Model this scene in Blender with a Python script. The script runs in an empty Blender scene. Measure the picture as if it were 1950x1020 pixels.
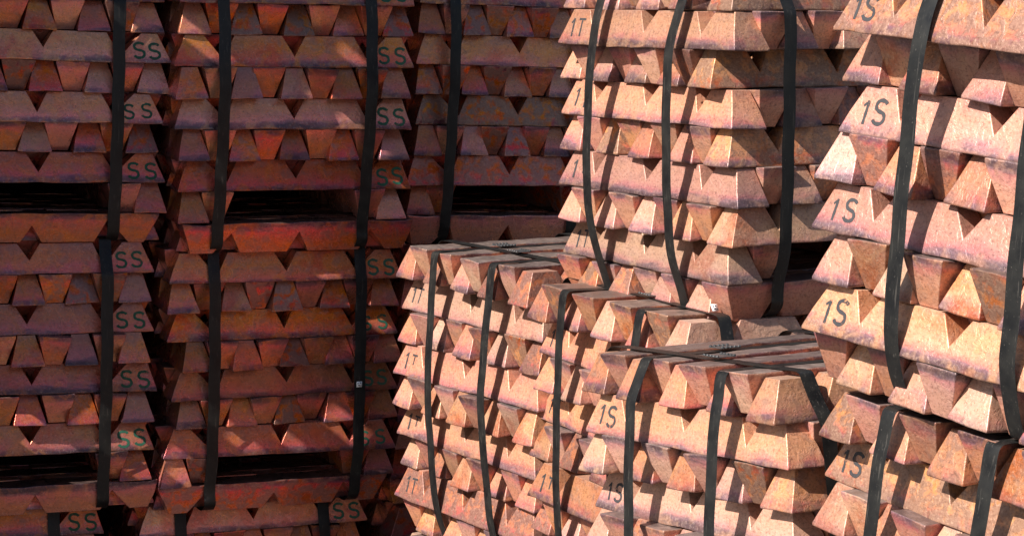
import bpy, bmesh, math, random
import numpy as np
from mathutils import Vector, Matrix, noise
from mathutils.bvhtree import BVHTree
random.seed(7)
R = math.radians
sc = bpy.context.scene
col = sc.collection

# ---------------------------------------------------------------- camera
F_PX, PITCH, ROLL = 4166.97, R(6.9301), R(0.5853)
cd = bpy.data.cameras.new('camera'); cam = bpy.data.objects.new('camera', cd); col.objects.link(cam)
cd.sensor_width = 36.0; cd.lens = 36.0 * F_PX / 1950.0; cd.clip_start = .05; cd.clip_end = 800
def RX(a): return Matrix.Rotation(a, 3, 'X')
def RY(a): return Matrix.Rotation(a, 3, 'Y')
def RZ(a): return Matrix.Rotation(a, 3, 'Z')
Rc = (RY(ROLL) @ RX(PITCH)).transposed()
ex, ey, ez = Rc @ Vector((1,0,0)), Rc @ Vector((0,1,0)), Rc @ Vector((0,0,1))
cam.matrix_world = Matrix((( ex.x, ez.x, -ey.x, 0), (ex.y, ez.y, -ey.y, 0), (ex.z, ez.z, -ey.z, 0), (0,0,0,1)))
sc.camera = cam

# ---------------------------------------------------------------- light
SUN_AZ = (-.80, -.60)          # horizontal direction towards the sun
SUN_EL = R(42)
sv = Vector((SUN_AZ[0]*math.cos(SUN_EL), SUN_AZ[1]*math.cos(SUN_EL), math.sin(SUN_EL))).normalized()
sc.cycles.diffuse_bounces = 3; sc.cycles.max_bounces = 8
w = bpy.data.worlds.new('World'); sc.world = w; w.use_nodes = True
nt = w.node_tree
sky = nt.nodes.new('ShaderNodeTexSky'); sky.sky_type = 'NISHITA'; sky.sun_disc = False
sky.sun_elevation = SUN_EL; sky.sun_rotation = math.atan2(sv.x, sv.y)
bg = nt.nodes['Background']; bg.inputs[1].default_value = .058
nt.links.new(sky.outputs[0], bg.inputs[0])
sd = bpy.data.lights.new('sun', 'SUN'); sd.energy = 5.0; sd.angle = R(.5); sd.color = (1, .965, .91)
so = bpy.data.objects.new('sun', sd); col.objects.link(so)
so.rotation_euler = sv.to_track_quat('Z', 'Y').to_euler()
sc.view_settings.view_transform = 'Standard'; sc.view_settings.look = 'None'
sc.view_settings.gamma = 1; sc.view_settings.exposure = 0.9
sc.view_settings.use_curve_mapping = False

# ---------------------------------------------------------------- materials
class G:
    def __init__(s, name):
        s.m = bpy.data.materials.new(name); s.m.use_nodes = True; s.t = s.m.node_tree
        s.b = s.t.nodes['Principled BSDF']
    def n(s, typ, **kw):
        o = s.t.nodes.new(typ)
        for k, v in kw.items():
            if k.startswith('i_'): o.inputs[k[2:].replace('_', ' ')].default_value = v
            else: setattr(o, k, v)
        return o
    def l(s, a, b): s.t.links.new(a, b)
    def math(s, op, a, b=None, clamp=False):
        o = s.n('ShaderNodeMath', operation=op, use_clamp=clamp)
        for i, v in enumerate((a, b)):
            if v is None: continue
            if isinstance(v, (int, float)): o.inputs[i].default_value = v
            else: s.l(v, o.inputs[i])
        return o.outputs[0]
    def mix(s, f, a, b, mode='MIX'):
        o = s.n('ShaderNodeMix', data_type='RGBA', blend_type=mode)
        for i, v in ((0, f), (6, a), (7, b)):
            if isinstance(v, (int, float)): o.inputs[i].default_value = v
            elif isinstance(v, tuple): o.inputs[i].default_value = v + (1,) if len(v) == 3 else v
            else: s.l(v, o.inputs[i])
        return o.outputs[2]
    def ramp(s, f, stops):
        o = s.n('ShaderNodeValToRGB'); e = o.color_ramp.elements
        while len(e) < len(stops): e.new(.5)
        for i, (p, c) in enumerate(stops):
            e[i].position = p; e[i].color = (c, c, c, 1) if isinstance(c, (int, float)) else c + (1,)
        s.l(f, o.inputs[0]); return o.outputs[0]
    def noise(s, vec, scale, detail=4, rough=.55, dist=0):
        o = s.n('ShaderNodeTexNoise'); s.l(vec, o.inputs['Vector'])
        o.inputs['Scale'].default_value = scale; o.inputs['Detail'].default_value = detail
        o.inputs['Roughness'].default_value = rough; o.inputs['Distortion'].default_value = dist
        return o.outputs['Fac']

LEN, WID, TOP, HGT, EINS = .68, .090, .046, .0855, .031

def copper(name, stops, grey, deep, pale, warm, lo, hi, dark_base, metal=.25, rg=.12, bump=.5):
    g = G(name)
    tc = g.n('ShaderNodeTexCoord'); oi = g.n('ShaderNodeObjectInfo')
    rnd = oi.outputs['Random']
    off = g.n('ShaderNodeVectorMath', operation='ADD'); g.l(tc.outputs['Object'], off.inputs[0])
    cb = g.n('ShaderNodeCombineXYZ')
    g.l(g.math('MULTIPLY', rnd, 37.3), cb.inputs[0]); g.l(g.math('MULTIPLY', rnd, 91.7), cb.inputs[1])
    g.l(g.math('MULTIPLY', rnd, 13.1), cb.inputs[2])
    g.l(cb.outputs[0], off.inputs[1]); v = off.outputs[0]
    # second and third random numbers per ingot
    r2 = g.math('FRACT', g.math('MULTIPLY', rnd, 17.77)); r3 = g.math('FRACT', g.math('MULTIPLY', rnd, 71.3))
    r4 = g.math('FRACT', g.math('MULTIPLY', rnd, 233.1))
    sx = g.n('ShaderNodeSeparateXYZ'); g.l(tc.outputs['Object'], sx.inputs[0])
    sn = g.n('ShaderNodeSeparateXYZ'); g.l(tc.outputs['Normal'], sn.inputs[0])
    # stretched along the length: heat and oxide bands run round the casting
    mp = g.n('ShaderNodeMapping'); mp.inputs['Scale'].default_value = (.45, .45, 1.6); g.l(v, mp.inputs[0])
    band = g.noise(mp.outputs[0], 14, 4, .6, .6)
    big = g.noise(v, 9, 3, .5, .3); mid = g.noise(v, 38, 5, .62, .4); fine = g.noise(v, 170, 4, .65); spk = g.noise(v, 420, 2, .6)
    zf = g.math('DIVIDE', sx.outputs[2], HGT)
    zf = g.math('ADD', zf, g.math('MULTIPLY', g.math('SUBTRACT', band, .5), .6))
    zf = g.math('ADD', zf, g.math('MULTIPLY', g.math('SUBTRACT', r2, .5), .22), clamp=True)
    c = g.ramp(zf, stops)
    # deep red heat tint on some, patches
    dm = g.math('MULTIPLY', g.ramp(big, [(.50, 0.), (.64, 1.)]), g.ramp(r3, [(.45, .08), (.95, .85)]))
    c = g.mix(dm, c, deep)
    wm = g.math('MULTIPLY', g.ramp(g.noise(v, 16, 4, .6, .8), [(.48, 0.), (.62, 1.)]), .55)
    c = g.mix(wm, c, warm)
    gm = g.math('MULTIPLY', g.ramp(g.math('ADD', mid, g.math('MULTIPLY', g.ramp(r4, [(.78, 0.), (.9, 1.)]), .12)), [(.50, 0.), (.64, 1.)]), g.ramp(r4, [(.15, .25), (.75, .6), (.95, 1.)]))
    c = g.mix(gm, c, grey)
    # chalky flecks and tiny dark pits
    c = g.mix(g.math('MULTIPLY', g.ramp(fine, [(.54, 0.), (.70, 1.)]), .42), c, pale)
    c = g.mix(g.math('MULTIPLY', g.ramp(fine, [(.34, 1.), (.46, 0.)]), .5), c, (.16, .07, .05))
    # thin dark oxide streaks (cracks, runs)
    crk = g.noise(mp.outputs[0], 22, 6, .7, 2.2)
    c = g.mix(g.math('MULTIPLY', g.ramp(g.math('ABSOLUTE', g.math('SUBTRACT', crk, .5)), [(0., 1.), (.022, 0.)]), .28), c, (.09, .04, .03))
    # wide poured face: grey brown slag skin, narrow mould face: pale and rough
    c = g.mix(g.math('MULTIPLY', g.ramp(g.math('MULTIPLY', sn.outputs[2], -1), [(.5, 0.), (.8, 1.)]), .9), c,
              g.mix(g.ramp(mid, [(.4, 0.), (.65, 1.)]), dark_base, tuple(x*1.9 for x in dark_base)))
    c = g.mix(g.math('MULTIPLY', g.ramp(sn.outputs[2], [(.75, 0.), (.95, 1.)]), .55), c, pale)
    val = g.math('ADD', g.math('MULTIPLY', g.math('FRACT', g.math('MULTIPLY', rnd, 411.7)), hi - lo), lo)
    hv = g.n('ShaderNodeHueSaturation'); g.l(c, hv.inputs['Color']); g.l(val, hv.inputs['Value'])
    g.l(g.math('ADD', g.math('MULTIPLY', r3, .022), .489), hv.inputs['Hue'])
    g.l(g.math('ADD', g.math('MULTIPLY', r4, .32), .86), hv.inputs['Saturation'])
    g.l(hv.outputs[0], g.b.inputs['Base Color'])
    g.l(g.math('ADD', g.math('MULTIPLY', big, .25), g.math('ADD', g.math('MULTIPLY', mid, .35), rg)), g.b.inputs['Roughness'])
    g.b.inputs['Metallic'].default_value = metal
    bh = g.math('ADD', g.math('MULTIPLY', fine, .5), g.math('MULTIPLY', mid, .8))
    bh = g.math('ADD', bh, g.math('MULTIPLY', spk, .22))
    pit = g.n('ShaderNodeTexVoronoi'); pit.inputs['Scale'].default_value = 120; g.l(v, pit.inputs['Vector'])
    pm = g.math('MULTIPLY', g.ramp(pit.outputs['Distance'], [(.05, 0.), (.22, 1.)]), g.ramp(mid, [(.45, 0.), (.55, .7)]))
    bh = g.math('ADD', bh, pm)
    bp = g.n('ShaderNodeBump'); bp.inputs['Strength'].default_value = bump; bp.inputs['Distance'].default_value = .0013
    g.l(bh, bp.inputs['Height']); g.l(bp.outputs[0], g.b.inputs['Normal'])
    return g.m

M_lit = copper('bright_oxidised_copper',
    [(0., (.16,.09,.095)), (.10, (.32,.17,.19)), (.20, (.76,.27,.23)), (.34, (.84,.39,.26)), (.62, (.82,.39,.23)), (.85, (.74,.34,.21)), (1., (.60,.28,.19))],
    (.38,.22,.17), (.60,.13,.06), (.86,.56,.42), (.82,.40,.22), .52, .88, (.17,.125,.11))
M_shaded = copper('shaded_red_copper',
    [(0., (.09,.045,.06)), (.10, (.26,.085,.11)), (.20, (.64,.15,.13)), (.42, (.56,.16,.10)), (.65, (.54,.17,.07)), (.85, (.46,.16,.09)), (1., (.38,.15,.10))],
    (.25,.14,.12), (.50,.05,.035), (.55,.34,.27), (.62,.20,.05), .85, 1.45, (.10,.065,.055), .62, .0, .28)  # redder copy of the copper for shaded stacks; shade tint is in the colour

def simple(name, colr, rough, metal=0, bump=0, scale=60, var=.3):
    g = G(name); tc = g.n('ShaderNodeTexCoord'); n = g.noise(tc.outputs['Object'], scale, 5, .6)
    g.l(g.mix(g.ramp(n, [(.35, 0.), (.7, 1.)]), tuple(x*(1-var) for x in colr), tuple(min(1, x*(1+var)) for x in colr)), g.b.inputs['Base Color'])
    g.b.inputs['Roughness'].default_value = rough; g.b.inputs['Metallic'].default_value = metal
    if bump:
        bp = g.n('ShaderNodeBump'); bp.inputs['Strength'].default_value = bump; bp.inputs['Distance'].default_value = .002
        g.l(n, bp.inputs['Height']); g.l(bp.outputs[0], g.b.inputs['Normal'])
    return g.m
def strap_mat():
    g = G('black_painted_steel'); tc = g.n('ShaderNodeTexCoord')
    n = g.noise(tc.outputs['Object'], 25, 4); s = g.noise(tc.outputs['Object'], 260, 3, .7)
    mp = g.n('ShaderNodeMapping'); mp.inputs['Scale'].default_value = (1, 1, .06); g.l(tc.outputs['Object'], mp.inputs[0])
    st = g.noise(mp.outputs[0], 210, 3, .6)
    c = g.mix(g.ramp(n, [(.35, 0.), (.7, 1.)]), (.008,.008,.0085), (.018,.017,.015))
    c = g.mix(g.math('MULTIPLY', g.ramp(s, [(.66, 0.), (.72, 1.)]), .5), c, (.22,.19,.16))
    c = g.mix(g.math('MULTIPLY', g.ramp(st, [(.60, 0.), (.70, 1.)]), .25), c, (.16,.14,.12))
    g.l(c, g.b.inputs['Base Color'])
    g.l(g.ramp(n, [(.3, .36), (.7, .55)]), g.b.inputs['Roughness']); g.b.inputs['Specular IOR Level'].default_value = .3
    return g.m
M_strap = strap_mat()
M_seal = simple('galvanised_steel', (.16,.16,.16), .45, .8, .2, 90)
M_label = simple('white_paper', (.75,.75,.76), .6, 0, 0, 200, .05)
M_ink = simple('black_ink', (.03,.03,.035), .6)
def paint(name, colr, wear):
    g = G(name); tc = g.n('ShaderNodeTexCoord'); oi = g.n('ShaderNodeObjectInfo')
    off = g.n('ShaderNodeVectorMath', operation='ADD'); g.l(tc.outputs['Object'], off.inputs[0])
    cb = g.n('ShaderNodeCombineXYZ'); g.l(g.math('MULTIPLY', oi.outputs['Random'], 40), cb.inputs[0]); g.l(cb.outputs[0], off.inputs[1])
    n = g.noise(off.outputs[0], 160, 5, .7); n2 = g.noise(off.outputs[0], 40, 3, .5)
    a = g.ramp(g.math('ADD', g.math('MULTIPLY', n, .6), g.math('MULTIPLY', n2, .4)), [(wear - .05, 0.), (wear + .04, .95)])
    g.l(g.mix(n2, tuple(x*.7 for x in colr), tuple(x*1.3 for x in colr)), g.b.inputs['Base Color'])
    g.l(a, g.b.inputs['Alpha']); g.b.inputs['Roughness'].default_value = .7
    return g.m
M_green = paint('green_stencil_paint', (.008,.075,.042), .38)
M_black = paint('black_stencil_paint', (.035,.032,.034), .39)

# ---------------------------------------------------------------- helpers
def tag(o, label=None, cat=None, group=None, kind=None):
    for k, v in (('label', label), ('category', cat), ('group', group), ('kind', kind)):
        if v: o[k] = v
def link(name, me, parent=None, mw=None):
    o = bpy.data.objects.new(name, me); col.objects.link(o)
    if parent: o.parent = parent
    if mw is not None: o.matrix_local = mw
    return o
def to_mesh(bm, name, mat, weighted=True):
    bmesh.ops.recalc_face_normals(bm, faces=bm.faces)
    me = bpy.data.meshes.new(name)
    for f in bm.faces: f.smooth = True
    bm.to_mesh(me); bm.free(); me.materials.append(mat)
    if weighted:                                    # big faces win: flats stay flat, bevels roll over
        acc = [Vector() for _ in me.vertices]
        for p in me.polygons:
            for i in p.vertices: acc[i] += p.normal * (p.area ** 1.5)
        me.normals_split_custom_set_from_vertices([a.normalized() for a in acc])
    return me
def add_box(bm, c, s, m=None):
    r = bmesh.ops.create_cube(bm, size=1)
    for vtx in r['verts']:
        vtx.co = Vector((vtx.co.x*s[0], vtx.co.y*s[1], vtx.co.z*s[2])) + Vector(c)
        if m: vtx.co = m @ vtx.co
    return r['verts']

# ---------------------------------------------------------------- the ingot
def ingot_mesh(seed, mat):
    rs = random.Random(seed)
    L, W, H = LEN, WID, HGT
    wt = TOP * rs.uniform(.94, 1.03); e = EINS * rs.uniform(.85, 1.12)
    depth = [.052 * rs.uniform(.9, 1.1) for _ in range(3)]
    half = [.031 * rs.uniform(.9, 1.1) for _ in range(3)]
    cx = [-.3*L + rs.uniform(-.005, .005), rs.uniform(-.004, .004), .3*L + rs.uniform(-.005, .005)]
    hl, hr = list(half), list(half)
    if seed >= 20:                                   # castings of the shaded stacks have wide, lopsided outer notches
        hl[0] *= 1.75; hr[2] *= 1.75; depth[0] *= 1.22; depth[2] *= 1.22
    st = []                                          # (x at the base, x at the top, top height)
    def hump(a, b, a_end, b_end, n):
        for i in range(n + 1):
            t = i / n; st.append((a_end + (b_end-a_end)*t, a + (b-a)*t, H))
    notch = lambda i: st.append((cx[i], cx[i], H - depth[i]))
    hump(-L/2 + e, cx[0]-hl[0], -L/2, cx[0]-hl[0], 3); notch(0)
    hump(cx[0]+hr[0], cx[1]-hl[1], cx[0]+hr[0], cx[1]-hl[1], 3); notch(1)
    hump(cx[1]+hr[1], cx[2]-hl[2], cx[1]+hr[1], cx[2]-hl[2], 3); notch(2)
    hump(cx[2]+hr[2], L/2 - e, cx[2]+hr[2], L/2, 3)
    zl = [0, .07, .45, 1]                            # levels up the sides
    bm = bmesh.new(); rings = []
    hw = lambda z: W/2 - max(0, z - .006)/(H - .006) * (W - wt)/2
    for xb, xt, th in st:
        r = []
        for k, f in enumerate(zl):
            z = th*f; t = z / H * (H/th); x = xb + (xt-xb)*(max(0, z-.006)/(H-.006)) if th == H else xb
            r.append((x, -hw(z), z))
        z = th; x = xt
        top = [(x, 0, z)]
        rr = r + top + [(a, -b, c) for a, b, c in reversed(r)]
        rr.append((xb, 0, 0))
        rings.append([bm.verts.new(q) for q in rr])
    n = len(rings[0])
    for a, b in zip(rings, rings[1:]):
        for j in range(n):
            bm.faces.new((a[j], b[j], b[(j+1) % n], a[(j+1) % n]))
    for ring in (rings[0], rings[-1]):               # end caps as rows of quads
        nz = len(zl)
        mids = [ring[-1]] + [None]*(nz-2) + [ring[nz]]
        for k in range(1, nz-1):
            a, b = ring[k], ring[n-1-k]
            mids[k] = bm.verts.new((a.co + b.co)/2)
        for k in range(nz-1):
            bm.faces.new((ring[k], ring[k+1], mids[k+1], mids[k]))
            bm.faces.new((ring[n-2-k], mids[k], mids[k+1], ring[n-3-k]))
    bmesh.ops.recalc_face_normals(bm, faces=bm.faces)
    sharp = [ed for ed in bm.edges if len(ed.link_faces) == 2 and ed.calc_face_angle(0) > R(24)]
    bmesh.ops.bevel(bm, geom=sharp, offset=.0062, segments=2, profile=.6, affect='EDGES', clamp_overlap=True)
    off = Vector((seed*3.1, seed*7.7, 1.3))
    ctr = Vector((0, 0, H/2)); chips = []
    for _ in range(rs.randint(1, 4)):                # knocked corners and bruised edges
        sx_, sy_ = rs.choice((-1, 1)), rs.choice((-1, 1))
        if rs.random() < .5: q = Vector((sx_*(L/2 - (e if rs.random() < .5 else 0)), sy_*W/2*rs.uniform(.3, 1), rs.choice((.004, H))))
        else: q = Vector((rs.uniform(-L/2, L/2), sy_*W/2, .003))
        chips.append((q, rs.uniform(.015, .03), rs.uniform(.003, .009)))
    for vtx in bm.verts:
        p = vtx.co
        nz1 = noise.noise_vector(p*9 + off); nz2 = noise.noise_vector(p*34 + off)
        lip = max(0, 1 - p.z/.012)
        d = nz1*.0030 + nz2*.0016
        d.z *= (.5 + .9*lip)
        p += d
        if lip > 0: p.z += -abs(nz2.x)*.003*lip
        for (q, rr_, dd) in chips:
            w_ = max(0, 1 - (p - q).length/rr_); p += (ctr - q).normalized()*dd*w_
        if p.z > H: p.z = H - .0004
        if p.z < -.0016: p.z = -.0016
    return to_mesh(bm, 'ingot', mat)
NV = 8
VAR = {'lit': [ingot_mesh(i, M_lit) for i in range(NV)], 'shaded': [ingot_mesh(i + 20, M_shaded) for i in range(NV)]}

VCO = {(k, i): np.array([v.co[:] for v in me.vertices]) for k, l in VAR.items() for i, me in enumerate(l)}

# ---------------------------------------------------------------- stencilled letters, laid on the casting's own face
def arc(cx, cy, rx, ry, a0, a1, n=9):
    return [(cx + rx*math.cos(R(a0 + (a1-a0)*i/n)), cy + ry*math.sin(R(a0 + (a1-a0)*i/n))) for i in range(n+1)]
S_path = arc(0, .27, .30, .23, 25, 90, 5) + arc(-.04, .27, .26, .23, 95, 255, 10)[1:] + arc(.02, -.23, .28, .25, 75, -85, 10)[1:] + arc(-.02, -.23, .30, .25, -95, -160, 5)[1:]
GLYPH = {'S': [(S_path, .165)],
         '1': [([(.04, .5), (.04, .17), (.04, -.17), (.04, -.5)], .15), ([(-.03, .40), (-.12, .30), (-.17, .25)], .10)],
         'T': [([(-.30, .43), (-.1, .43), (.1, .43), (.30, .43)], .12), ([(0, .36), (0, .1), (0, -.2), (0, -.5)], .12)]}
def letters_mesh(vme, text, x0, dx, zc, h, mat, seed):
    rs = random.Random(seed)
    bvh = BVHTree.FromPolygons([v.co.copy() for v in vme.vertices], [tuple(p.vertices) for p in vme.polygons])
    slope = math.sqrt(HGT**2 + ((WID-TOP)/2)**2)/HGT
    bm = bmesh.new()
    x0 += rs.uniform(-.005, .006); h *= rs.uniform(.92, 1.07)
    for i, ch in enumerate(text):
        rot = rs.uniform(-.06, .06); ox, oz = rs.uniform(-.002, .002), rs.uniform(-.003, .002)
        for path, wd in GLYPH[ch]:
            pts = []
            for (a, b), (c, d) in zip(path, path[1:]):
                m = max(1, int(math.hypot(c-a, d-b)/.09))
                pts += [(a + (c-a)*k/m, b + (d-b)*k/m) for k in range(m)]
            pts.append(path[-1])
            prev = None
            for k, (a, b) in enumerate(pts):
                q0, q1 = pts[max(0, k-1)], pts[min(len(pts)-1, k+1)]
                t = Vector((q1[0]-q0[0], q1[1]-q0[1])).normalized(); nn = Vector((-t.y, t.x))
                row = []
                for s in (-.5, 0, .5):
                    u = Vector((a, b)) + nn*wd*s*(1 + .12*math.sin(k*1.7 + seed))
                    u = Vector((u.x*math.cos(rot)-u.y*math.sin(rot), u.x*math.sin(rot)+u.y*math.cos(rot)))*h
                    x = x0 + i*dx + u.x + ox; z = zc + (u.y + oz)/slope
                    hit = bvh.ray_cast(Vector((x, -.2, z)), Vector((0, 1, 0)))
                    y = hit[0].y if hit[0] else -.04
                    nrm = hit[1] if hit[0] else Vector((0, -1, 0))
                    if nrm.y > 0: nrm = -nrm
                    row.append(bm.verts.new(Vector((x, y, z)) + nrm*.0006))
                if prev:
                    for j in (0, 1): bm.faces.new((prev[j], prev[j+1], row[j+1], row[j]))
                prev = row
    return to_mesh(bm, 'stencil_mark', mat, False)
MARK = {}
for i in range(NV):
    MARK['SS', i] = letters_mesh(VAR['shaded'][i], 'SS', LEN/2 - .088, .045, .035, .043, M_green, i)
    MARK['1T', i] = letters_mesh(VAR['lit'][i], '1T', -LEN/2 + .050, .034, .042, .043, M_black, i)
    MARK['1S', i] = letters_mesh(VAR['lit'][i], '1S', -LEN/2 + .046, .034, .041, .041, M_black, i)

# ---------------------------------------------------------------- straps
def smooth(pts, it=3):
    for _ in range(it):
        q = [pts[0]]
        for a, b in zip(pts, pts[1:]):
            q += [(a[0]*.75+b[0]*.25, a[1]*.75+b[1]*.25), (a[0]*.25+b[0]*.75, a[1]*.25+b[1]*.75)]
        pts = q + [pts[-1]]
    return pts
def strap_mesh(L, h, side, at, bow, lean=0, wd=.034, top_clear=.005, proud=()):
    """closed band round the bundle in a plane across `side` ('S' left face, 'F' front face); at = position along that face"""
    T = 9*h + top_clear
    best = {}
    for z_, p_ in proud:
        if z_ > .5*h:
            kz = round(z_/.004); best[kz] = max(best.get(kz, -1), p_)
    pts_ = [(k_*.004, v_) for k_, v_ in sorted(best.items())]
    hull = []                                        # outermost envelope of the row edges
    for q in pts_:
        while len(hull) >= 2 and (hull[-1][1]-hull[-2][1])*(q[0]-hull[-2][0]) <= (q[1]-hull[-2][1])*(hull[-1][0]-hull[-2][0]): hull.pop()
        hull.append(q)
    def env(z):
        if z <= hull[0][0]: return hull[0][1]
        for (za, pa), (zb, pb) in zip(hull, hull[1:]):
            if z <= zb: return pa + (pb-pa)*(z-za)/(zb-za)
        return hull[-1][1]
    e8 = env(9*h)
    face = [(.10, T), (.045 - e8, T), (.016 - e8, T + .001), (-.002 - e8, T - .001), (-.006 - e8 - bow*.12, T - .014), (-max(env(8.45*h), e8) - .006 - bow*.28, 8.45*h)]
    for zz in (8.2, 8.0, 7.8, 7.4, 6.8, 6., 5.2, 4.4, 3.6, 2.8, 2., 1.35):
        sh = math.sin(math.pi*min(1, max(0, (9.2 - zz)/8.9)))**.6
        face.append((-env(zz*h) - .0035 - bow*sh, zz*h))
    if side == 'F': bot = [(-env(h) - .005, h), (-env(h) - .002, .62*h), (.004, .40*h), (.018, .18*h), (.045, .0*h), (.1, -.002)]
    else: bot = [(-env(h*.8) - .005, .6*h), (-env(0) - .001, .10*h), (.035, -.002), (.1, -.002)]
    back = [(L-.1, -.002), (L-.02, -.002), (L+.02, .6*h), (L+.02, 1.2*h), (L+.02, 5*h), (L+.02, T-.03), (L-.004, T-.001), (L-.04, T), (L-.1, T)]
    pts = smooth(face + bot + back + [(L*.5, T), face[0]], 2)
    P2 = pts[:-1]; n = len(P2)
    bm = bmesh.new(); rings = []
    th = .0016
    for i, (a, z) in enumerate(P2):
        p0, p1 = P2[i-1], P2[(i+1) % n]
        t = Vector((p1[0]-p0[0], p1[1]-p0[1]))
        t = t.normalized() if t.length > 1e-9 else Vector((1, 0)); nn = Vector((t.y, -t.x))   # outward either way
        if i == 0: sgn = 1
        c = at*L + lean*(z/(9*h) - .5) if a < L/2 else at*L + lean*.5*(1 if z > 4*h else -1)
        if a > L/2 or z > 8.9*h: pass
        wob = .0012*math.sin(z*40 + at*9)
        ring = []
        for s, o in ((-.5, 0), (-.44, th), (0, th*1.15), (.44, th), (.5, 0), (0, -.0002)):
            q = (a - nn.x*o, z - nn.y*o); b = c + s*wd + wob
            ring.append(bm.verts.new((q[0], b, q[1]) if side == 'S' else (b, q[0], q[1])))
        rings.append(ring)
    for i in range(n):
        A, B = rings[i], rings[(i+1) % n]
        for j in range(6): bm.faces.new((A[j], A[(j+1) % 6], B[(j+1) % 6], B[j]))
    return to_mesh(bm, 'strap', M_strap)

def seal_mesh():
    bm = bmesh.new()
    add_box(bm, (0, 0, .0030), (.050, .044, .0016))
    for i in range(5):                               # crimped teeth along both edges
        for s in (-1, 1):
            vs = add_box(bm, ((i-2)*.0105, s*.0205, .0044), (.0065, .0055, .0042))
            bmesh.ops.rotate(bm, verts=vs, cent=((i-2)*.0105, s*.0205, .0044), matrix=Matrix.Rotation(.5*s, 3, 'X'))
    bmesh.ops.bevel(bm, geom=bm.edges[:], offset=.0006, segments=1, affect='EDGES')
    return to_mesh(bm, 'seal', M_seal)
SEAL = seal_mesh()

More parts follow.
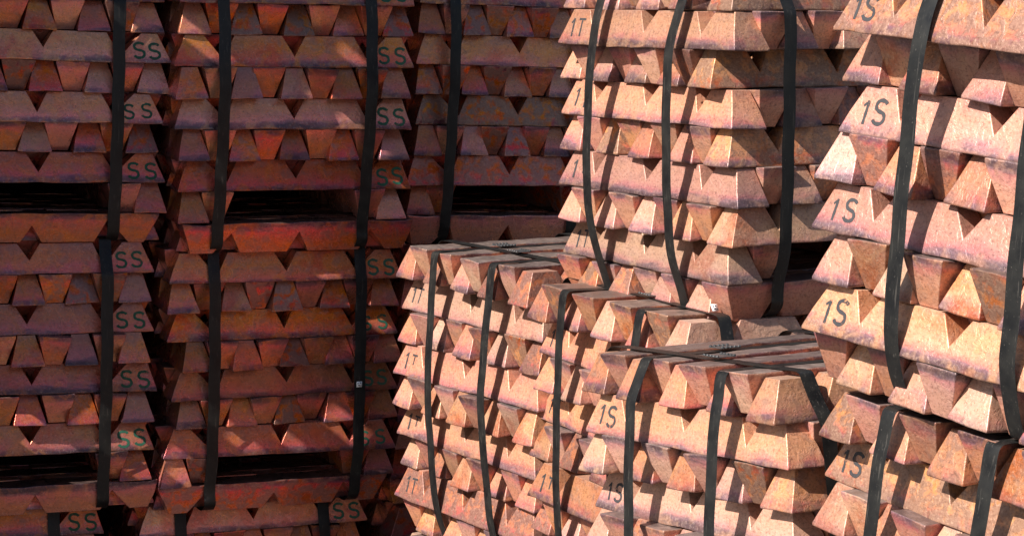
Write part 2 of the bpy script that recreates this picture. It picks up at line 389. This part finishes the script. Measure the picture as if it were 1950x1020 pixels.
# ---------------------------------------------------------------- bundles
DATA = {
'LU': dict(pos=(-1.6267, 5.85, -0.6635), rot=(21.814, 0.283, 1.511), s=(1.0218, 0.963), rows=[(0.0, 0.0, 0.0, 0.985), (0.0086, -0.0023, 0.2132, 0.991), (0.0086, 0.0075, -0.3917, 0.985), (-0.0087, 0.0099, 0.0275, 0.979), (-0.0015, -0.018, -1.0998, 0.985), (0.0138, -0.0081, 0.1944, 0.9946), (0.0146, -0.0167, -0.6071, 0.985), (-0.0026, 0.0044, 0.0562, 0.9832), (0.0, 0.0, 0.0, 0.985)]),
'CU': dict(pos=(-0.9369, 6.0446, -0.7106), rot=(22.237, 1.762, 0.509), s=(1.0091, 1.0085), rows=[(0.0, 0.0, 0.0, 0.985), (0.0017, 0.0121, 0.5561, 0.9912), (0.0134, 0.011, -0.4507, 0.985), (-0.0057, -0.01, 0.3351, 0.9836), (-0.0034, -0.0171, -0.7895, 0.985), (-0.0046, -0.0325, -0.6918, 0.9899), (0.009, -0.0111, -2.119, 0.985), (0.0093, 0.0173, -0.0411, 1.0), (0.0, 0.0, 0.0, 0.985)]),
'CL': dict(pos=(-0.9724, 6.102, -1.468), rot=(23.279, 1.677, 0.557), s=(1.0133, 0.9667), rows=[(0.0, 0.0, 0.0, 0.985), (-0.013, 0.001, -0.5209, 1.0217), (0.0045, -0.014, -2.659, 0.985), (0.0133, 0.0056, 0.2045, 0.9757), (0.0013, 0.0071, 1.3691, 0.985), (0.0153, -0.0064, 1.4718, 0.9596), (0.0029, 0.0113, -0.755, 0.985), (-0.0031, -0.0055, -0.334, 1.0057), (0.0012, -0.0107, -1.1103, 0.985)]),
'LL': dict(pos=(-1.6668, 5.8567, -1.4341), rot=(20.409, 0.015, 0.822), s=(1.0212, 0.9804), rows=[(0.0, 0.0, 0.0, 0.985), (0.005, 0.0005, 0.1851, 0.9885), (0.0051, 0.0023, 0.4691, 0.985), (0.0044, -0.0061, -0.0551, 0.988), (0.0101, 0.0046, 0.0161, 0.985), (-0.0006, -0.0227, -0.7597, 0.9848), (0.0052, 0.0077, -0.5794, 0.985), (0.0005, -0.0016, -0.0354, 0.9854), (0.004, -0.0002, -0.5434, 0.985)]),
'CB': dict(pos=(-1.0719, 6.1899, -2.2363), rot=(20.766, 0.941, 0.12), s=(1.0043, 0.9918), rows=[(0.0, 0.0, 0.0, 0.985), (0.0, 0.0, 0.0, 0.985), (0.0, 0.0, 0.0, 0.985), (0.0, 0.0, 0.0, 0.985), (0.0, 0.0, 0.0, 0.985), (0.0, 0.0, 0.0, 0.985), (0.0, 0.0, 0.0, 0.985), (0.0, 0.0, 0.0, 0.985), (0.0008, 0.0009, -0.1323, 0.985)]),
'LB': dict(pos=(-1.8107, 5.9266, -2.2202), rot=(18.8, -0.184, 0.375), s=(0.9956, 1.0044), rows=[(0.0, 0.0, 0.0, 0.985), (0.0, 0.0, 0.0, 0.985), (0.0, 0.0, 0.0, 0.985), (0.0, 0.0, 0.0, 0.985), (0.0, 0.0, 0.0, 0.985), (0.0, 0.0, 0.0, 0.985), (0.0, 0.0, 0.0, 0.985), (0.0, 0.0, 0.0, 0.985), (-0.0004, 0.0014, 0.0338, 0.985)]),
'RU': dict(pos=(-0.3103, 6.4185, -0.717), rot=(25.265, 2.33, 1.697), s=(0.9899, 1.0266), rows=[(0.0, 0.0, 0.0, 0.985), (-0.0046, 0.0062, -0.3583, 0.985), (-0.0092, -0.01, -0.2344, 0.985), (0.0, -0.0052, 0.1707, 0.985), (0.0116, 0.0112, 0.4494, 0.985), (0.0018, -0.002, 0.1254, 0.985), (-0.0044, 0.0053, 0.8554, 0.985), (-0.0021, -0.001, -0.0383, 0.985), (0.0, 0.0, 0.0, 0.985)]),
'B': dict(pos=(0.4792, 4.771, -0.7015), rot=(31.084, -0.005, -0.632), s=(1.0359, 0.9874), rows=[(0.0, 0.0, 0.0, 0.985), (0.0052, -0.0022, -1.2821, 0.985), (-0.0099, -0.0119, 0.6912, 0.9972), (-0.0057, -0.0048, 1.0388, 0.985), (0.0056, 0.0096, -0.1528, 0.985), (0.0056, 0.0105, 0.2556, 0.985), (0.0091, 0.0341, -3.232, 0.9695), (-0.0182, -0.0157, 0.5533, 0.985), (0.0, 0.0, 0.0, 0.985)]),
'D': dict(pos=(0.0611, 5.3746, -1.4501), rot=(33.696, 0.229, 0.021), s=(1.0003, 1.0018), rows=[(0.0, 0.0, 0.0, 0.985), (-0.0011, 0.0032, -0.0722, 0.985), (0.0132, 0.0036, -0.5514, 0.9875), (0.0007, 0.0112, -0.395, 0.985), (-0.0206, -0.0052, 0.8296, 0.9816), (-0.0101, -0.0002, 1.6835, 0.985), (0.0033, 0.0057, 0.4889, 0.9875), (0.0135, 0.0031, 0.0196, 0.985), (-0.0051, 0.0064, -1.5204, 0.9821)]),
'E1': dict(pos=(0.373, 4.7397, -1.4861), rot=(28.628, 0.889, 0.939), s=(1.0162, 1.015), rows=[(0.0, 0.0, 0.0, 0.985), (0.0, 0.0, 0.0, 0.985), (0.0, 0.0, 0.0, 0.985), (-0.023, -0.0234, 0.3767, 0.985), (0.006, 0.0194, -0.8534, 0.9985), (0.0295, 0.0297, -1.6801, 0.985), (-0.0031, -0.0052, 0.275, 0.9814), (-0.0006, -0.0097, -1.3117, 0.985), (-0.0292, -0.0079, 1.2044, 0.9799)]),
'E': dict(pos=(0.5248, 3.9205, -1.4238), rot=(31.09, -3.597, -0.272), s=(0.9907, 0.9459), rows=[(0.0, 0.0, 0.0, 0.985), (0.0, 0.0, 0.0, 0.985), (0.0, 0.0, 0.0, 0.985), (0.0, 0.0, 0.0, 0.985), (0.0, 0.0, 0.0, 0.985), (0.0171, 0.0012, -0.6126, 0.985), (-0.0029, 0.0079, 2.0651, 1.0086), (-0.0047, -0.0062, 0.5035, 0.985), (-0.0052, 0.0061, -0.914, 0.9851)]),
'C': dict(pos=(0.9057, 3.2995, -0.7073), rot=(34.951, 4.187, 2.901), s=(1.0084, 1.0151), rows=[(0.0077, -0.0002, -1.6695, 0.985), (-0.017, -0.0106, -0.2284, 0.985), (-0.003, -0.0053, 0.4214, 0.9814), (0.0071, 0.0223, 1.2524, 0.985), (0.0073, 0.0253, 1.6356, 1.0022), (0.0209, 0.0012, 1.5678, 0.985), (0.0243, 0.0081, -1.6928, 0.991), (-0.033, -0.0163, 0.4173, 0.985), (0.0, 0.0, 0.0, 0.985)]),
'G': dict(pos=(0.878, 3.3355, -1.4806), rot=(30.365, 3.035, 1.103), s=(0.9997, 0.9726), rows=[(0.0, 0.0, 0.0, 0.985), (0.0, 0.0, 0.0, 0.985), (0.0, 0.0, 0.0, 0.985), (0.0, 0.0, 0.0, 0.985), (0.0, 0.0, 0.0, 0.985), (0.0, 0.0, 0.0, 0.985), (-0.0116, 0.0027, 0.2859, 0.9869), (0.013, 0.0013, -1.397, 0.985), (-0.0083, 0.006, 0.4729, 0.9891)]),

}
BASEH = .0867
def grp(k): return {'lit': 'strapped bundles of bright copper ingots', 'shaded': 'strapped bundles of dark copper ingots'}[k]
def bundle(key, kind, mark, label, straps, pos=None, rot=None, s=None, rows=None, gap_seen=True):
    d = DATA.get(key, {})
    pos = pos or d['pos']; rot = rot or d['rot']; s = s or d['s']; rows = rows or d.get('rows') or [(0, 0, 0, .985)]*9
    rs = random.Random(sum(map(ord, key))*7 + 3); RD = []; ENDS = [[] for _ in range(9)]; PLACED = []
    root = bpy.data.objects.new('ingot_bundle', None); col.objects.link(root); root.empty_display_size = .1
    m3 = RZ(R(rot[0])) @ RX(R(rot[1])) @ RY(R(rot[2]))
    root.matrix_world = Matrix.Translation(pos) @ m3.to_4x4()
    tag(root, label, 'ingot bundle', grp(kind))
    L, h = LEN*s[0], BASEH*s[1]
    zs = s[1]
    for k in range(9):
        dx, dy, yaw, spread = rows[k]
        if (dx, dy, yaw) == (0, 0, 0): dx, dy, yaw = rs.gauss(0, .007), rs.gauss(0, .007), rs.gauss(0, .6)
        along_x = k % 2 == 0; RD.append((dx, dy, yaw))
        js = range(9) if k != 1 else (0, 1, 7, 8)
        for j in js:
            up = (j % 2 == 0) != (k == 0)
            c = ((j/8.)*(L - WID*s[0]) + WID*s[0]/2 - L/2)*spread
            if k in (2, 4, 6, 8) and j in (0, 8) and False: pass
            out = rs.gauss(0, .006)                 # how far its end stands proud
            if j in (0, 8): out *= .4
            elif not up: out += rs.choice((-1, 1))*.006
            zup = (.007 if (k == 8 and not up) else 0)
            q = Vector((out, c, 0)) if along_x else Vector((c, out, 0))
            q.xy += Vector((rs.gauss(0, .0010), rs.gauss(0, .0010)))
            ENDS[k].append((c, out, up)); vi = rs.randrange(NV)
            mk = None
            if mark == 'SS' and along_x and k >= 2 and j == 0: mk = 'SS'
            if mark in ('1T', '1S') and not along_x and j == 0: mk = mark
            flip = rs.random() < .5 and mk is None
            M = RZ((0 if along_x else -math.pi/2) + (math.pi if flip else 0) + R(rs.gauss(0, .35)))
            M = M @ RX(R(rs.gauss(0, .5))) @ RY(R(rs.gauss(0, .12)))
            z = k*h + .0012 + zup
            if not up: M = M @ RX(math.pi); z += HGT*zs + (.0004 if k else -.0008)
            rowM = Matrix.Translation((L/2 + dx, L/2 + dy, 0)) @ Matrix.Rotation(R(yaw), 4, 'Z')
            ML = rowM @ Matrix.Translation((q.x, q.y, z)) @ M.to_4x4() @ Matrix.Diagonal((s[0], s[0], zs, 1))
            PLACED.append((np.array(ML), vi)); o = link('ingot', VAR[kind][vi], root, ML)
            if mk: link('stencil_mark', MARK[mk, vi], o)
    for sd_, at, bow, lean in straps:
        ax_, oth = (0, 1) if sd_ == 'S' else (1, 0)   # what the band really has to clear: the castings under it
        pr = []
        for ML, vi in PLACED:
            P = VCO[kind, vi] @ ML[:3, :3].T + ML[:3, 3]
            m = (P[:, ax_] < .06) & (np.abs(P[:, oth] - at*L) < .05 + abs(lean)*.5)
            pr += [(float(z), float(-x)) for x, z in zip(P[m, ax_], P[m, 2])]
        pr.sort()
        st = link('strap', strap_mesh(L, h, sd_, at, bow, lean, top_clear=.009 if sd_ == 'S' else .0115, proud=pr), root)
        T9 = 9*h + .007
        a = .30*L if sd_ == 'S' else .45*L
        if sd_ == 'S': mt = Matrix.Translation((a, at*L + lean*.5, 9*h + .012))
        else: mt = Matrix.Translation((at*L + lean*.5, a, 9*h + .015)) @ Matrix.Rotation(math.pi/2, 4, 'Z')
        if at > .5 or sd_ == 'F': link('seal', SEAL, st, mt)
        if (key, at) in TAGS:
            bx, bz, flat = TAGS[key, at]
            bv = BVHTree.FromPolygons([v.co.copy() for v in st.data.vertices], [tuple(p.vertices) for p in st.data.polygons])
            hit = bv.ray_cast(Vector((bx, -.5, bz)), Vector((0, 1, 0))) if not flat else bv.ray_cast(Vector((at*L, bx, 2)), Vector((0, 0, -1)))
            bm = bmesh.new(); add_box(bm, (0, -.0012, 0), (.017, .0008, .017)); nf = len(bm.faces)
            for q in ((-.004, .003, .003, .004), (.003, .004, .004, .003), (-.001, -.003, .006, .003), (.005, -.004, .002, .003)):
                add_box(bm, (q[0], -.0018, q[1]), (q[2], .0004, q[3]))
            bm.faces.ensure_lookup_table()
            for f in bm.faces[nf:]: f.material_index = 1
            lm = to_mesh(bm, 'paper_tag', M_label, False); lm.materials.append(M_ink)
            link('paper_tag', lm, st, Matrix.Translation(hit[0] + (Vector((0, 0, .012)) if flat else Vector())) @ Matrix.Rotation(R(-35 if flat else 2), 4, 'X'))
    return root
TAGS = {('CL', .812): (.812*LEN*1.01, 4.35*BASEH*.967, False), ('E1', .14): (.05, 0, True)}

# dark wall behind
Fs = lambda a, b, bow=.004, ln=.0: [('F', a, bow, ln), ('F', b, bow, ln)]
bundle('LU', 'shaded', 'SS', 'upper dark red ingot bundle cut by the left edge, above the left fork slot', Fs(.19, .803, .006, .006))
bundle('CU', 'shaded', 'SS', 'upper dark red ingot bundle second from left, whole, with green SS at its right end', Fs(.181, .802, .006, .008))
bundle('RU', 'shaded', 'SS', 'dark red ingot bundle partly hidden by the bright stacks, third from left, unlettered', Fs(.172, .80, .006, .0))
bundle('LL', 'shaded', 'SS', 'lower dark red ingot bundle at the left edge with a sunlit ingot near its base', Fs(.19, .802, .006, .006))
bundle('CL', 'shaded', 'SS', 'lower dark red ingot bundle with a small white tag on its right strap', Fs(.182, .812, .006, .003))
bundle('LB', 'shaded', 'SS', 'dark ingot bundle in the bottom left corner, only its top row showing', Fs(.19, .795, .006, .0))
bundle('CB', 'shaded', 'SS', 'dark bundle at bottom edge under the white-tagged one, only its top row showing', Fs(.178, .805, .006, .0))
# bright bundles in the sun
bundle('B', 'lit', '1T', 'bright copper bundle marked 1T stacked high in the middle with strongly bowed straps',
       [('S', .70, .034, .0), ('S', .255, .030, .0), ('F', .195, .008, .0), ('F', .80, .004, 0)])
bundle('D', 'lit', '1T', 'low bright copper bundle marked 1T, leftmost of the sunlit ones, straps crossing on top',
       [('S', .675, .008, .0), ('S', .265, .014, .0), ('F', .22, .006, .0), ('F', .80, .004, 0)])
bundle('E1', 'lit', '1T', 'bright 1T bundle wedged between two low ones, the high 1T bundle standing on it',
       [('S', .70, .020, .0), ('S', .235, .025, .0), ('F', .14, .02, .0), ('F', .80, .004, 0)])
bundle('E', 'lit', '1S', 'low bright bundle marked 1S at bottom centre, straps and crimped seals on its open top',
       [('S', .665, .026, .0), ('S', .235, .030, .0), ('F', .12, .035, .0), ('F', .80, .004, 0)])
bundle('C', 'lit', '1S', 'large bright 1S bundle leaning at the upper right edge, nearest to the camera',
       [('S', .66, .012, .0), ('S', .275, .012, .0), ('F', .2, .006, .0), ('F', .80, .004, 0)])
bundle('G', 'lit', '1S', 'bright bundle in the bottom right corner carrying the large leaning 1S bundle',
       [('S', .71, .022, .0), ('S', .33, .024, .0), ('F', .2, .006, .0), ('F', .80, .004, 0)])

# unseen column added to block sun, then bundles that carry the ones above (tops peep out under the left lit bundle)
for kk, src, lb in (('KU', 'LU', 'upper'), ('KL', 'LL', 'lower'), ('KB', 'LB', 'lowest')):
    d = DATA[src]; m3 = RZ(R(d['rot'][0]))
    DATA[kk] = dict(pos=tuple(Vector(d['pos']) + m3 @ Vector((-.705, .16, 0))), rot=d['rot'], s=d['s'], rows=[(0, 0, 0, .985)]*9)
    bundle(kk, 'shaded', '', lb + ' dark red bundle of the sun-blocking column added outside the left edge', [])
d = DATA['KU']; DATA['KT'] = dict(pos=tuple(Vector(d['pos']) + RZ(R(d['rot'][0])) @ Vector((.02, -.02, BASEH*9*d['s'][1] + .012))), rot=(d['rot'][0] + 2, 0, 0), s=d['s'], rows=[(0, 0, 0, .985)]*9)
bundle('KT', 'shaded', '', 'dark red bundle second from the top of the sun-blocking column added outside the left edge', [])
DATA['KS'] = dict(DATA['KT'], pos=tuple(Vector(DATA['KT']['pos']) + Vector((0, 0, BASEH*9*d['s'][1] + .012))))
bundle('KS', 'shaded', '', 'topmost dark red bundle of the sun-blocking column added outside the left edge', [])
FLOOR = -2.29
def under(key, src, kind, mark, label):
    d = DATA[src]; m3 = RZ(R(d['rot'][0])) @ RX(R(d['rot'][1])) @ RY(R(d['rot'][2]))
    H9 = BASEH*9
    p = Vector(d['pos']) - m3 @ Vector((.004, .006, H9 + .012))
    DATA[key] = dict(pos=tuple(p), rot=d['rot'], s=(1., 1.), rows=[(0, 0, 0, .985)]*9)
    bundle(key, kind, mark, label, [('S', .68, .02, 0), ('S', .25, .02, 0)] if kind == 'lit' else Fs(.185, .80))
under('DB', 'D', 'lit', '1T', 'bright bundle under the leftmost sunlit one, only a corner of its top showing')
under('EB', 'E', 'lit', '1S', 'bright copper bundle below the low 1S bundle at bottom centre')
under('EC', 'E1', 'lit', '1T', 'bright copper bundle below the wedged middle 1T bundle')
under('GB', 'G', 'lit', '1S', 'bright copper bundle below the bottom right corner bundle')
under('RL', 'RU', 'shaded', 'SS', 'dark red bundle under the one behind the bright stacks')
under('RB', 'RL', 'shaded', 'SS', 'lowest dark red bundle of the column behind the bright stacks')

# ---------------------------------------------------------------- yard
bm = bmesh.new(); bmesh.ops.create_grid(bm, x_segments=2, y_segments=2, size=150)
gme = to_mesh(bm, 'ground', simple('yard_concrete', (.11,.10,.095), .85, 0, .4, 3, .2), False)
go = link('ground', gme); go.location = (0, 20, FLOOR); tag(go, kind='structure')

# board wall added to the left, out of view, to keep the dark stacks in shade
pv = Vector((-SUN_AZ[1], SUN_AZ[0], 0)).normalized()        # across the sun's bearing

PEDGE, QW = -5.04, -2.0
def wall_pt(p, q): return Vector((pv.x*p + -0*q, pv.y*p, 0)) + Vector((sv.x, sv.y, 0)).normalized()*q
TG = [(-.20,-2.87,.045,-5.30,-5.245), (-.17,-2.72,.03,-5.41,-5.385), (-.57,-3.42,.05,-5.152,-5.128), (-.34,-3.39,.03,-5.152,-5.13), (-.93,-3.32,.04,-5.235,-5.205),
      (-1.395,-2.83,.085,-5.365,-5.345), (-1.35,-3.02,.04,-5.325,-5.285), (-1.335,-3.33,.075,-5.245,-5.21), (-1.38,-3.18,.035,-5.28,-5.26), (-1.31,-2.66,.12,-5.44,-5.39), (-1.29,-2.45,.09,-5.50,-5.455)]
SLOTS = [(z + (QW-q)*math.tan(SUN_EL) - hh/2, z + (QW-q)*math.tan(SUN_EL) + hh/2, a, b) for z, q, hh, a, b in [(z + .078, q - .085, hh, a - .103, b - .103) for z, q, hh, a, b in TG]]  # gaps placed to throw sun slivers onto chosen spots of the dark stacks
wm = simple('shade_wall_boards', (.20,.16,.12), .85, 0, .5, 12, .35)
wr = bpy.data.objects.new('added_shade_wall', None); col.objects.link(wr)
ax = Matrix(((pv.x, sv.x/math.hypot(sv.x, sv.y), 0, 0), (pv.y, sv.y/math.hypot(sv.x, sv.y), 0, 0), (0, 0, 1, 0), (0, 0, 0, 1)))
wr.matrix_world = ax @ Matrix.Translation((0, QW, FLOOR))
tag(wr, 'added timber wall left of the view, gapped to cast shade and sun slivers on dark bundles', 'wall')
SLOTS = [(a - .012, b + .014, c - .006, d + .006) for a, b, c, d in SLOTS]
zs_ = [FLOOR + .2*i for i in range(23)]
ed = sorted(set([z for z in zs_ if all(abs(z-b) > .03 for sl in SLOTS for b in sl[:2])] + [b for sl in SLOTS for b in sl[:2]]))
for a, b in zip(ed, ed[1:]):
    if b - a < .001: continue
    cuts = sorted((p0, p1) for z0, z1, p0, p1 in SLOTS if z0 < (a+b)/2 < z1)
    x = -5.72
    for p0, p1 in cuts + [(PEDGE, PEDGE)]:
        bm = bmesh.new(); add_box(bm, ((x+p0)/2, random.uniform(-.002, .002), (a+b)/2 - FLOOR), (p0-x, .014, b-a))
        link('board', to_mesh(bm, 'board', wm, False), wr); x = p1
for x in (-5.66, -5.09):
    bm = bmesh.new(); add_box(bm, (x, .06, 2.2), (.09, .1, 4.4)); link('post', to_mesh(bm, 'post', wm, False), wr)

# corrugated wall added behind the dark row so the fork slots stay black
bm = bmesh.new(); n = 160; prof = []
for i in range(n + 1):
    ph = i % 4; prof.append((i*.05, .03 if ph in (1, 2) else 0))
low = [bm.verts.new((x, y, 0)) for x, y in prof]; high = [bm.verts.new((x, y, 4.4)) for x, y in prof]
for i in range(n): bm.faces.new((low[i], low[i+1], high[i+1], high[i]))
bmesh.ops.recalc_face_normals(bm, faces=bm.faces)
r_ = bmesh.ops.extrude_face_region(bm, geom=bm.faces[:])
bmesh.ops.translate(bm, verts=[g_ for g_ in r_['geom'] if isinstance(g_, bmesh.types.BMVert)], vec=(0, .006, 0))
blocker = link('added_back_wall', to_mesh(bm, 'added_back_wall', simple('slot_shade_black', (.009,.009,.010), .9, 0, 0, 8, .3), False))
blocker.data.materials[0].node_tree.nodes['Principled BSDF'].inputs['Specular IOR Level'].default_value = .02  # colour and specular kept near black so the slots read as deep shade
for p_ in blocker.data.polygons: p_.use_smooth = False
blocker.location = (-3.5, 5.78, FLOOR); blocker.rotation_euler = (0, 0, math.atan2(.39, .92))
bm = bmesh.new(); add_box(bm, (4, -.30, 2.445), (8, .60, .03)); link('light_stop', to_mesh(bm, 'light_stop', blocker.data.materials[0], False), blocker)  # strip added to stop light falling down behind the stacks
tag(blocker, 'added near-black shed wall standing right behind the dark bundles', 'wall')
